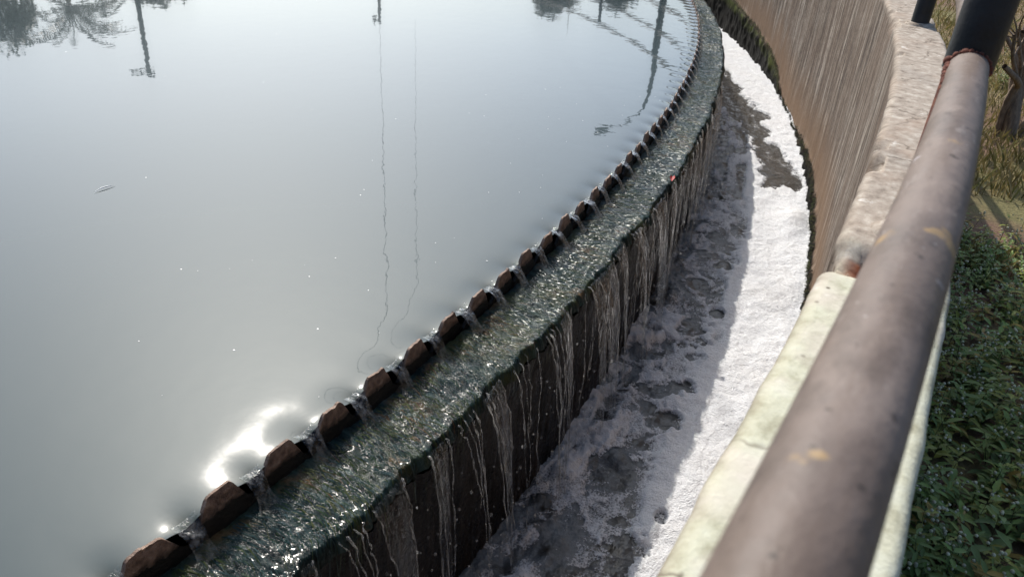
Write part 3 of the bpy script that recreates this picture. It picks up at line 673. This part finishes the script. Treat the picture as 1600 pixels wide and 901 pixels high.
dR_ = dR_ + crn*np.where(DR < .95, .05, -.05) + ED*np.where(DR < .95, 1, -1)*.004*fbm(SS*12, SS*0, 155, 3)
z_ = ZZ - crn*.05 + topm*(.0022*fbm(SS*3, DR*4, 156, 2))
# the broken notch in the cap, brick showing
sc_, dc_ = (-.4805-T0)*R, .880
chip = np.exp(-(((SS-sc_)/.046)**2)**2-(((DR-dc_)/.062)**2)**2)*(ZZ > WALL_TOP-.16)*(1+.9*fbm(SS*30, DR*30, 158, 3))
brick = np.clip(chip*1.4, 0, 1)*sstep(.006, .03, DR-.862)*(SS < sc_+.03)
z_ = z_ - chip*.034*(topm | (ED > 0)) - chip*.01*vn(SS*60, DR*60, 159); dR_ = dR_ + chip*.02*(DR < .90)
# crack running in from the post's foot
th1 = -.3425; cs = (th1-T0)*R
crk = np.exp(-((SS-cs-.03*vn(DR*30, DR*0, 160)-.025)/.006)**2)*topm
z_ = z_ - .012*crk
GO = ring(THg, dR_, z_)
conc_o = under(grid('concrete', GO, MAT_WALL, attrs={'q': np.stack([SS, DR, ZZ], -1), 'moss_top': MT, 'cap': CAP+0., 'brick': brick}, flip=False), ow)
# tufts hanging in the mossy band
A = Acc(); r = np.random.default_rng(23); NT = 9000
tt = r.uniform(-.36, .20, NT); mtp = np.interp(tt, th, mt); zt = np.where(r.random(NT) < .35, mtp+r.normal(0, .015, NT), r.uniform(-.64, np.maximum(mtp, -.63), NT)); zt = np.maximum(zt, -.64)
okm = zt < mtp+.03; tt, zt, mtp = tt[okm], zt[okm], mtp[okm]; NT = len(tt)
ln = r.uniform(.008, .030, NT); w = r.uniform(.002, .005, NT); dr0 = WALL_IN-.012-.022*np.clip(fbm((tt-T0)*R*16, zt*9, 153, 4)+.25, 0, 1)
out = r.uniform(.004, .016, NT); dss = r.normal(0, .006, NT)
b0 = ring(tt-w/R, dr0+.006, zt); b1 = ring(tt+w/R, dr0+.006, zt); tip = ring(tt+dss/R, dr0-out, zt-ln*r.uniform(-.3, 1, NT))
V = np.stack([b0, b1, tip], 1).reshape(-1, 3); F = np.arange(NT*3).reshape(-1, 3)
pal = np.array([(.004, .004, .003), (.009, .008, .006), (.006, .0065, .004), (.040, .050, .011), (.015, .0125, .009)])
top_ = (zt > mtp-.05); pi = np.where(top_ & (r.random(NT) < .5) & (tt > -.11), 3, r.integers(0, 5, NT)); pi = np.where((pi == 3) & ~top_, 0, pi)
me = raw('moss', V, F, True, {'tint': np.repeat(pal[pi]*r.uniform(.6, 1.5, NT)[:, None], 3, 0)}); mo = sub(link('moss', me, MAT_MOSS), conc_o); mo['kind'] = 'stuff'

# ================================================================== RAILING
rl = empty('railing', P(-.4, RAIL_DR, WALL_TOP)); tag(rl, 'pipe railing with black posts standing on the outer wall', 'railing')
posts = [-.472-.145*k for k in range(3, 0, -1)] + [-.472, -.3425] + [-.3425+.145*k for k in range(1, 12)]
RR_P, RR_R = .0325, .0256
def pipe(name, path, rad_, mat, seg, ref=(0, 0, 1), s_axis=None):
    G = tube(path, rad_, seg, Vector(ref)); L = np.concatenate([[0], np.cumsum(np.linalg.norm(np.diff(path, axis=0), axis=1))])
    a = np.linspace(0, 2*np.pi, seg, endpoint=False)
    Q = np.stack([np.broadcast_to(L[:, None], G.shape[:2]) + path[0].sum(), np.broadcast_to(rad_*np.cos(a)[None]*1.0, G.shape[:2]), np.broadcast_to(rad_*np.sin(a)[None], G.shape[:2])], -1)
    return under(grid(name, G, mat, attrs={'q': Q}, wrap=True), rl)
for i, t in enumerate(posts):
    hi = RAIL_Z[2]+.02
    near_ = i in (2, 3, 4)
    if i == 3: pipe('post_foot', np.array([P(t, RAIL_DR, z) for z in np.linspace(WALL_TOP-.02, RAIL_Z[0]-.012, 8)]), RR_P*.86, MAT_RUST, 24, (1, 0, 0))['label'] = 'rusted foot of the post below the rail'
    po = pipe('post', np.array([P(t, RAIL_DR, z) for z in np.linspace(WALL_TOP-.02 if i != 3 else RAIL_Z[0]-.004, hi, 12)]), RR_P, MAT_POST, 32 if near_ else 12, (1, 0, 0))
    # foot plate of crumbled mortar
    if near_:
        n = 20; a = np.linspace(0, 2*np.pi, n, endpoint=False); rads = np.array([.030, .046, .052, .060])[:, None]*(1+.18*np.array([vn(np.cos(a)*2+k, np.sin(a)*2+i, 170) for k in range(4)])*2)
        zz = np.array([WALL_TOP+.012, WALL_TOP+.010, WALL_TOP+.004, WALL_TOP-.012])[:, None]+0*rads
        c = ring(t, RAIL_DR, 0); G = np.stack([c[0]+rads*np.cos(a), c[1]+rads*np.sin(a), zz], -1)
        sq = np.stack([(t-T0)*R+rads*np.cos(a), RAIL_DR+rads*np.sin(a), zz], -1)
        sub(grid('mortar_foot', G, MAT_WALL, attrs={'q': sq, 'cap': np.ones(G.shape[:2]), 'moss_top': np.full(G.shape[:2], -2.), 'brick': np.zeros(G.shape[:2])}, wrap=True, flip=True), po)
    for lev, zr in enumerate(RAIL_Z):
        if i+1 < len(posts):
            n = 40 if near_ else 10
            pa = np.array([P(a, RAIL_DR, zr) for a in np.linspace(t+.0016, posts[i+1]-.0016, n)])
            pipe('rail', pa, RR_R, MAT_RAIL, 32 if (near_ and lev == 0) else 12)
        if near_ and lev == 0:
            for sgn in (-1, 1):    # rusty weld bead where the rail meets the post
                rb = random.Random(i*7+sgn); A = Acc(); nb = 26
                for j in range(nb):
                    a = 2*math.pi*j/nb; c = P(t+sgn*(.0335*math.sqrt(max(0, 1-(math.cos(a)*.82)**2))+.001)/R, RAIL_DR+RR_R*1.02*math.cos(a), zr+RR_R*1.02*math.sin(a))
                    sz = rb.uniform(.0022, .0052)*(1.5 if (math.cos(a) < -.3 and rb.random() < .5) else 1)
                    A.add(iv*np.array([sz, sz, sz*rb.uniform(.7, 1.2)])+np.array(c)+np.array([rb.uniform(-.001, .001) for _ in range(3)]), fi)
                sub(A.build('weld_bead', MAT_RUST), po)
# rust run along the inner side of the near rail below the weld
A = Acc(); rb = random.Random(3)
for j in range(70):
    u = rb.random()**1.6; a = posts[3]-.0022-u*.011; an = math.pi+rb.uniform(-.25, .30)
    sz = rb.uniform(.0012, .0042)*(1.2-u); A.add(iv*np.array([sz, sz*1.6, sz])+np.array(P(a, RAIL_DR+RR_R*math.cos(an), RAIL_Z[0]+RR_R*math.sin(an))), fi)
under(A.build('rust_flakes', MAT_RUST), rl)

# ================================================================== WEEDS ON THE GROUND
def ground_z(th, dr): return GROUND_Z + .05*fbm(th*16*1.3, dr*1.3, 3, 3)*np.clip((9-dr)/4, 0, 1)
r = np.random.default_rng(31)
VL, FL, TL = [], [], []; nv = 0
leafG = np.array([(0, 0, 0), (.32, .16, .05), (.32, -.16, .05), (.30, 0, -.02), (.68, .13, .03), (.68, -.13, .03), (.66, 0, -.03), (1, 0, -.12)])
leafF = np.array([(0, 3, 1), (0, 2, 3), (1, 3, 6), (1, 6, 4), (3, 2, 5), (3, 5, 6), (4, 6, 7), (6, 5, 7)])
def add_leaves(pos, az, el, ln, wd, tint):
    global nv
    n = len(pos); ca, sa, ce, se = np.cos(az), np.sin(az), np.cos(el), np.sin(el)
    X = np.stack([ca*ce, sa*ce, se], -1); Y = np.stack([-sa, ca, 0*sa], -1); Zv = np.cross(X, Y)
    V = pos[:, None] + ln[:, None, None]*(leafG[None, :, 0:1]*X[:, None] + wd[:, None, None]*leafG[None, :, 1:2]*Y[:, None] + leafG[None, :, 2:3]*Zv[:, None])
    VL.append(V.reshape(-1, 3)); FL.append((np.arange(n)[:, None, None]*8+leafF[None]).reshape(-1, 3)+nv); TL.append(np.repeat(tint, 8, 0)); nv += n*8
def add_raw(V, F, t):
    global nv
    VL.append(V); FL.append(F+nv); TL.append(np.broadcast_to(t, (len(V), 3))); nv += len(V)
octa = np.array([(1, 0, 0), (-1, 0, 0), (0, 1, 0), (0, -1, 0), (0, 0, 1), (0, 0, -1)], float); octF = np.array([(0, 2, 4), (2, 1, 4), (1, 3, 4), (3, 0, 4), (2, 0, 5), (1, 2, 5), (3, 1, 5), (0, 3, 5)])
greens = np.array([(.130, .200, .050), (.160, .230, .055), (.190, .240, .060), (.135, .200, .062), (.230, .240, .050)])
NP = 4600
pth = -.50 + .62*r.random(NP)**1.25; pdr = 1.05 + r.random(NP)**1.1*(.9+2.2*sstep(-.45, 0, pth))
dens = vn(pth*16*1.2, pdr*1.2, 181) + .5*sstep(-.2, -.40, pth)
okp = dens > .12+.15*sstep(-.15, .08, pth); pth, pdr = pth[okp], pdr[okp]
for a, d in zip(pth, pdr):
    base = ring(a, d, ground_z(a, d)); hgt = r.uniform(.03, .14)*(1.1 if a < -.2 else .8); lean = r.normal(0, .25, 2)
    nn = r.integers(4, 8); t = np.linspace(.2, 1, nn); az0 = r.uniform(0, 6.28)
    px = base + np.stack([lean[0]*hgt*t**1.5, lean[1]*hgt*t**1.5, hgt*t], -1)
    pos = np.repeat(px, 2, 0); az = az0 + np.repeat(np.arange(nn)*1.57, 2) + np.tile([0, math.pi], nn) + r.normal(0, .3, nn*2)
    ln = r.uniform(.024, .066)*(1.15-.5*np.repeat(t, 2))*r.uniform(.7, 1.3, nn*2)
    tn = greens[r.integers(0, 5)]*r.uniform(.75, 1.35, (nn*2, 1))
    if r.random() < .10: tn = np.array([(.30, .22, .05)])*r.uniform(.7, 1.2, (nn*2, 1))
    if a > -.24: tn = tn*.55+np.array([(.13, .115, .04)])*.6
    add_leaves(pos, az, r.normal(.12, .28, nn*2), ln, r.uniform(.8, 1.25, nn*2), tn)
    # stem
    e0 = np.array([.0012, 0, 0]); e1 = np.array([0, .0012, 0]); st = np.concatenate([[base-e0], [base+e0], [px[-1]+e0*.5], [px[-1]-e0*.5], [base-e1], [base+e1], [px[-1]+e1*.5], [px[-1]-e1*.5]])
    add_raw(st, np.array([(0, 1, 2), (0, 2, 3), (4, 5, 6), (4, 6, 7)]), (.06, .065, .03))
    if r.random() < .9:                      # little round white flower heads
        for _ in range(r.integers(1, 5)):
            c = px[-1]+r.normal(0, .010, 3)+np.array([0, 0, .008]); sz = r.uniform(.0035, .0065)
            add_raw(octa*sz+c, octF, np.array((.64, .62, .44))*r.uniform(.7, 1.1))
# litter on the soil
NLT = 2600; a = -.50+.7*r.random(NLT); d = 1.04+3.2*r.random(NLT)**1.4
p = ring(a, d, ground_z(a, d)+.008); add_leaves(p, r.uniform(0, 6.28, NLT), r.normal(0, .25, NLT), r.uniform(.015, .05, NLT), r.uniform(.5, 1.3, NLT), np.array([(.20, .11, .06), (.15, .08, .05), (.28, .20, .10), (.10, .055, .035)])[r.integers(0, 4, NLT)])
me = raw('weeds', np.concatenate(VL), np.concatenate(FL), True, {'tint': np.concatenate(TL)})
wd_ = link('weeds', me, MAT_LEAF); tag(wd_, 'low green weeds with small white flower heads along the wall', 'weeds', kind='stuff')
# dry grass further along
NG = 70000; a = -.34+.75*r.random(NG)**1.2; d = 1.06+9*r.random(NG)**1.8
okg = (vn(a*20, d*1.1, 191)+.9*sstep(-.2, .05, a)+.1*d) > -.12; a, d = a[okg], d[okg]; NG = len(a)
p = ring(a, d, ground_z(a, d)-.004); az = r.uniform(0, 6.28, NG); hgt = r.uniform(.03, .13, NG); w = r.uniform(.0015, .0035, NG)*(1+.15*d)
sd = np.stack([np.cos(az), np.sin(az), 0*az], -1); bend = np.stack([-np.sin(az), np.cos(az), 0*az], -1)*(hgt*r.uniform(-.8, .8, NG))[:, None]
V = np.stack([p-sd*w[:, None], p+sd*w[:, None], p+bend*.4+sd*w[:, None]*.6+np.stack([0*az, 0*az, hgt*.6], -1), p+bend+np.stack([0*az, 0*az, hgt], -1)], 1).reshape(-1, 3)
F = np.arange(NG)[:, None]*4+np.array([[0, 1, 2, 3]])
tn = np.array([(.30, .23, .09), (.24, .20, .07), (.17, .17, .055), (.34, .27, .13)])[r.integers(0, 4, NG)]*r.uniform(.7, 1.2, (NG, 1))
me = raw('dry_grass', V, F, True, {'tint': np.repeat(tn, 4, 0)}); dg = link('dry_grass', me, MAT_DRY); tag(dg, 'short dry yellow grass beyond the wall', 'grass', kind='stuff')

# ================================================================== SMALL BARE TREE BY THE WALL
def limb(A, p0, d0, ln, r0, depth, rg, spread=.5, seg=7, minr=.004, upb=.25, tips=None):
    pts = [np.array(p0, float)]; d = np.array(d0, float); d /= np.linalg.norm(d)
    for i in range(seg):
        d = d + rg.normal(0, .10, 3) + np.array([0, 0, .03*upb]); d /= np.linalg.norm(d); pts.append(pts[-1]+d*ln/seg)
    rads = np.linspace(r0, r0*.62, seg+1); V, F = tubeVF(np.array(pts), rads, 8 if r0 > .012 else 5, True, (.3, .2, .9)); A.add(V, F)
    if tips is not None and depth <= 1: tips.extend(pts[2:])
    if depth > 0:
        for _ in range(rg.integers(2, 4)):
            i = rg.integers(seg//2, seg+1); nd = d+rg.normal(0, spread, 3); nd[2] = abs(nd[2])*.8+upb; limb(A, pts[i], nd, ln*rg.uniform(.55, .85), rads[i]*rg.uniform(.5, .75), depth-1, rg, spread, seg, minr, upb, tips)
TB = P(-.205, 2.16, GROUND_Z)
tree = empty('bare_tree', TB); tag(tree, 'small bare branching tree growing from the weeds behind the railing', 'tree')
rg = np.random.default_rng(7)
for i, (dx, dy, lean, r0) in enumerate([(-.05, 0, (-.05, .05, 1), .050), (.06, .05, (.32, .1, 1), .055), (.0, .10, (.10, .32, 1), .042), (-.10, .06, (.02, -.16, 1), .030)]):
    A = Acc(); b = np.array(TB)+np.array([dx, dy, -.05])
    tips = []; limb(A, b, lean, .75, r0, 3, rg, .55, 8, upb=.35, tips=tips)
    under(A.build('stem' if i else 'trunk', MAT_BARK), tree)

# ================================================================== WHAT THE WATER REFLECTS: poles, wires, trees
def polar(az, d): return np.array([d*math.sin(rad(az)), d*math.cos(rad(az))])
def zel(el, d): return d*math.tan(rad(el))-H
def cyl_part(name, pts, rads, mat, parent, seg=10):
    V, F = tubeVF(np.array(pts, float), np.array(rads, float), seg); me = raw(name, V, F, True); o = link(name, me, mat); return under(o, parent)
d = 18.; x, y = polar(9.0, d); lp = empty('lamp_post', (x, y, GROUND_Z)); tag(lp, 'slim grey lamp post with a long bent arm reflected in the water', 'lamp post')
zt = zel(16.3, d); zs = zel(6.0, d)
cyl_part('lower_pole', [(x, y, GROUND_Z-.1), (x, y, zs)], [.075, .065], MAT_POLE, lp, 14); cyl_part('upper_pole', [(x, y, zs), (x, y, zt)], [.062, .052], MAT_POLE, lp, 12)
x2, y2 = polar(6.2, d-.3); z2 = zel(17.6, d-.3)
arm_o = cyl_part('arm', [(x, y, zt-.05), (x*.7+x2*.3, y*.7+y2*.3, zt*.62+z2*.38), (x2, y2, z2)], [.035, .030, .028], MAT_POLE, lp, 8)
bm = bmesh.new(); bmesh.ops.create_cube(bm, size=1); bmesh.ops.scale(bm, vec=(.34, .17, .10), verts=bm.verts); bmesh.ops.bevel(bm, geom=bm.edges, offset=.03, segments=2)
bmesh.ops.translate(bm, vec=(x2-.12, y2, z2), verts=bm.verts); me = bpy.data.meshes.new('lamp_head'); bm.to_mesh(me); bm.free(); sub(link('lamp_head', me, MAT_POLE), arm_o)

def upole(az, el, d, r0, arm, label, head=False):
    x, y = polar(az, d); z = zel(el, d); o = empty('utility_pole', (x, y, GROUND_Z)); tag(o, label, 'pole', 'poles beyond the tank')
    cyl_part('pole', [(x, y, GROUND_Z-.2), (x, y, z)], [r0*1.25, r0*.85], MAT_POLE, o, 10)
    if arm:
        for k, (w, dz) in enumerate(((1.0, -.25), (.8, -.05))): ca = cyl_part('cross_arm', [(x-w*.85, y-.05, z+dz+.06), (x+w*.25, y, z+dz-.06)], [.03, .03], MAT_POLE, o, 6)
        for k in (-.75, -.35, .2): sub(cyl_part('insulator', [(x+k, y, z-.2), (x+k, y, z-.02), (x+k, y, z+.02)], [.04, .06, .02], MAT_POLE, o, 8), ca)
    if head:
        lb = cyl_part('lamp_bracket', [(x, y, z-.15), (x-.25, y, z-.1)], [.03, .03], MAT_POLE, o, 6); sub(cyl_part('lamp_head', [(x-.24, y, z-.3), (x-.26, y, z-.15), (x-.25, y, z+.05)], [.08, .13, .05], MAT_POLE, o, 10), lb)
    return Vector((x, y, z))
upole(-26.5, 14.7, 38., .105, True, 'tall pole with a cross arm reflected beside the palm')
mp = upole(-10.9, 11.3, 40., .085, False, 'slim pole with a lamp bracket reflected at the middle of the water', True)
def wire(az0, d0, z0, az1, d1, z1, label, sag=.5, rw=.006):
    a = np.array([*polar(az0, d0), z0]); b = np.array([*(-polar(az1, d1)), z1]); t = np.linspace(0, 1, 60)[:, None]
    p = a*(1-t)+b*t; p[:, 2] -= sag*4*(t[:, 0]*(1-t[:, 0])); V, F = tubeVF(p, np.full(60, rw), 6, True); o = link('overhead_wire', raw('overhead_wire', V, F, True), MAT_WIRE); tag(o, label, 'wire', 'wires over the tank')
wire(-10.9, 40, mp.z, -11.3, 14, 6.6, 'thicker overhead wire running from the slim pole, left of the two', .6, .006)
wire(-8.4, 52, zel(11, 52), -8.8, 14, 6.9, 'thin overhead wire, right of the two reflected in the water', .9, .0045)

def palm(az, el, d, label, size=3.2, seed=3):
    rg = np.random.default_rng(seed); x, y = polar(az, d); z = zel(el, d); o = empty('palm_tree', (x, y, GROUND_Z)); tag(o, label, 'palm')
    hz = np.linspace(0, 1, 9); cyl_part('trunk', np.stack([x+.5*hz**2-.5, y+0*hz, GROUND_Z-.2+(z-GROUND_Z+.2)*hz], -1), .20-.07*hz, MAT_BARK, o, 10)
    VV, FF, n0 = [], [], 0
    for i in range(23):
        a = rg.uniform(0, 6.283) if i > 14 else (i*math.pi*(3-5**.5)); e0 = rg.uniform(.55, 1.45) if i < 15 else rg.uniform(-.3, .5); L = size*rg.uniform(.85, 1.1); n = 30; t = np.linspace(0, 1, n)
        el_ = e0 - 1.9*t**1.3*(.6+.4*rg.random()); hx = np.cumsum(np.cos(el_))*L/n; hz_ = np.cumsum(np.sin(el_))*L/n
        c = np.stack([x+hx*math.cos(a), y+hx*math.sin(a), z+hz_], -1); side = np.array([-math.sin(a), math.cos(a), 0])
        for j in range(1, n):
            for sg in (-1, 1):
                ll = .46*size/3.2*(math.sin(math.pi*min(1, .12+.85*t[j])))**.7*rg.uniform(.8, 1.1); dirv = sg*side*.75+np.array([math.cos(a)*.5, math.sin(a)*.5, -.55+.2*rg.normal()])
                tip = c[j]+dirv*ll; w = np.array([math.cos(a), math.sin(a), 0])*.062
                VV += [c[j]-w, c[j]+w, tip]; FF.append((n0, n0+1, n0+2)); n0 += 3
        V, F = tubeVF(c, np.linspace(.03, .006, n), 4, False); base = n0
        VV += list(V); n0 += len(V); FF += [tuple(q[[0, 1, 2]]+base) for q in F]+[tuple(q[[0, 2, 3]]+base) for q in F]
    tn = np.array([(.012, .018, .008)])*rg.uniform(.7, 1.5, (len(VV), 1))
    under(link('crown', raw('crown', np.array(VV), np.array(FF), True, {'tint': tn}), MAT_LEAF), o)
palm(-30.4, 10.3, 50., 'palm tree with arching fronds reflected at the top left of the water', 3.7)

def leafy_tree(az, el, d, w, h, label, seed, nl=9000):
    rg = np.random.default_rng(seed); x, y = polar(az, d); zt = zel(el, d); o = empty('leafy_tree', (x, y, GROUND_Z)); tag(o, label, 'tree', 'trees beyond the tank')
    A = Acc(); tips = []
    limb(A, (x, y, GROUND_Z-.2), (0.02, .02, 1), (zt-GROUND_Z)*.45, .22, 3, rg, .6, 7, upb=.3, tips=tips); under(A.build('trunk', MAT_BARK), o)
    cl = rg.normal(0, 1, (26, 3)); cl /= np.linalg.norm(cl, axis=1)[:, None]; cl *= rg.uniform(.3, 1, (26, 1))**.5; cs = cl*np.array([w*.75, w*.75, h*.75])+np.array([x, y, zt-h*1.05]); cr = rg.uniform(.22, .42, 26)*min(w, h)
    k = rg.integers(0, 26, nl); v = rg.normal(0, 1, (nl, 3)); v /= np.linalg.norm(v, axis=1)[:, None]; p = cs[k]+v*(cr[k]*rg.uniform(.5, 1.05, nl)**.6)[:, None]
    a, e = rg.uniform(0, 6.28, nl), rg.normal(-.2, .6, nl); ln = rg.uniform(.16, .36, nl)
    X = np.stack([np.cos(a)*np.cos(e), np.sin(a)*np.cos(e), np.sin(e)], -1); Y = np.stack([-np.sin(a), np.cos(a), 0*a], -1)
    V = np.stack([p, p+X*ln[:, None]*.5+Y*ln[:, None]*.28, p+X*ln[:, None], p+X*ln[:, None]*.5-Y*ln[:, None]*.28], 1).reshape(-1, 3)
    F = np.arange(nl)[:, None]*4+np.array([[0, 1, 2, 3]]); tn = np.array([(.022, .034, .013)])*rg.uniform(.6, 1.5, (nl, 1))
    under(link('crown', raw('crown', V, F, True, {'tint': np.repeat(tn, 4, 0)}), MAT_LEAF), o)
leafy_tree(-35.2, 13.9, 46, 2.6, 2.6, 'dense round tree reflected at the far left beside the palm', 61)
leafy_tree(-25.0, 11.0, 56, 2.4, 2.0, 'low leafy tree reflected between the palm and the cross arm pole', 62)
leafy_tree(1.2, 10.4, 40, 1.5, 1.6, 'small leafy tree reflected left of the railing', 63)
leafy_tree(5.6, 10.2, 36, 1.3, 1.8, 'narrow leafy tree reflected beside the lamp post', 64)

# ================================================================== SMALL THINGS ON THE WATER
r = np.random.default_rng(77); A = Acc()
disc = np.array([(math.cos(a), math.sin(a), 0) for a in np.linspace(0, 6.283, 6, endpoint=False)]+[(0, 0, .35)])
dF = np.array([(i, (i+1) % 6, 6) for i in range(6)])
for i in range(80):
    if i < 50: th_ = -.50+.2*r.random(); dd_ = -.06-.9*r.random()**1.5
    else: th_ = -.55+.45*r.random(); dd_ = -.2-4*r.random()
    sz = r.uniform(.0008, .0028)*(1 if i < 50 else 1.2)*(1+.15*abs(dd_)); c = ring(th_, dd_, .0062)
    A.add(disc*sz*np.array([1, r.uniform(.5, 1), .8])+c, dF)
sp = A.build('floating_specks', MAT_SPECK); tag(sp, 'tiny white specks floating on the tank water', 'specks', kind='stuff')
def at(x, y, z):
    dv = fw + r2*((x-800)/1200.) - u2*((y-450.5)/1200.); t = (z-H)/dv.z; return Vector((0, 0, H))+dv*t
# pale curved feather on the water
a_, b_, c_ = at(147, 301, .008), at(161, 293, .008), at(180, 290, .008); t = np.linspace(0, 1, 14)[:, None]
pth_ = (1-t)**2*np.array(a_)+2*t*(1-t)*np.array(b_)+t*t*np.array(c_); pth_[:, 2] += .004*np.sin(t[:, 0]*3.14)
V, F = tubeVF(pth_, .0018*np.sin(np.linspace(.12, 3.0, 14)), 6); fe = link('feather', raw('feather', V, F, True), MAT_SPECK); tag(fe, 'small pale curved feather floating on the open tank water', 'feather')
# red petal on the crest
c = at(1050, 281, -.055); G = np.array([[[c.x+u*.012*(1-abs(v)*.5)+.004*v, c.y+v*.018, c.z+.004+.008*u*u+.003*v] for u in np.linspace(-1, 1, 5)] for v in np.linspace(-1, 1, 6)])
pe = grid('petal', G, MAT_PETAL); tag(pe, 'small red petal caught on the algae of the weir crest', 'petal')
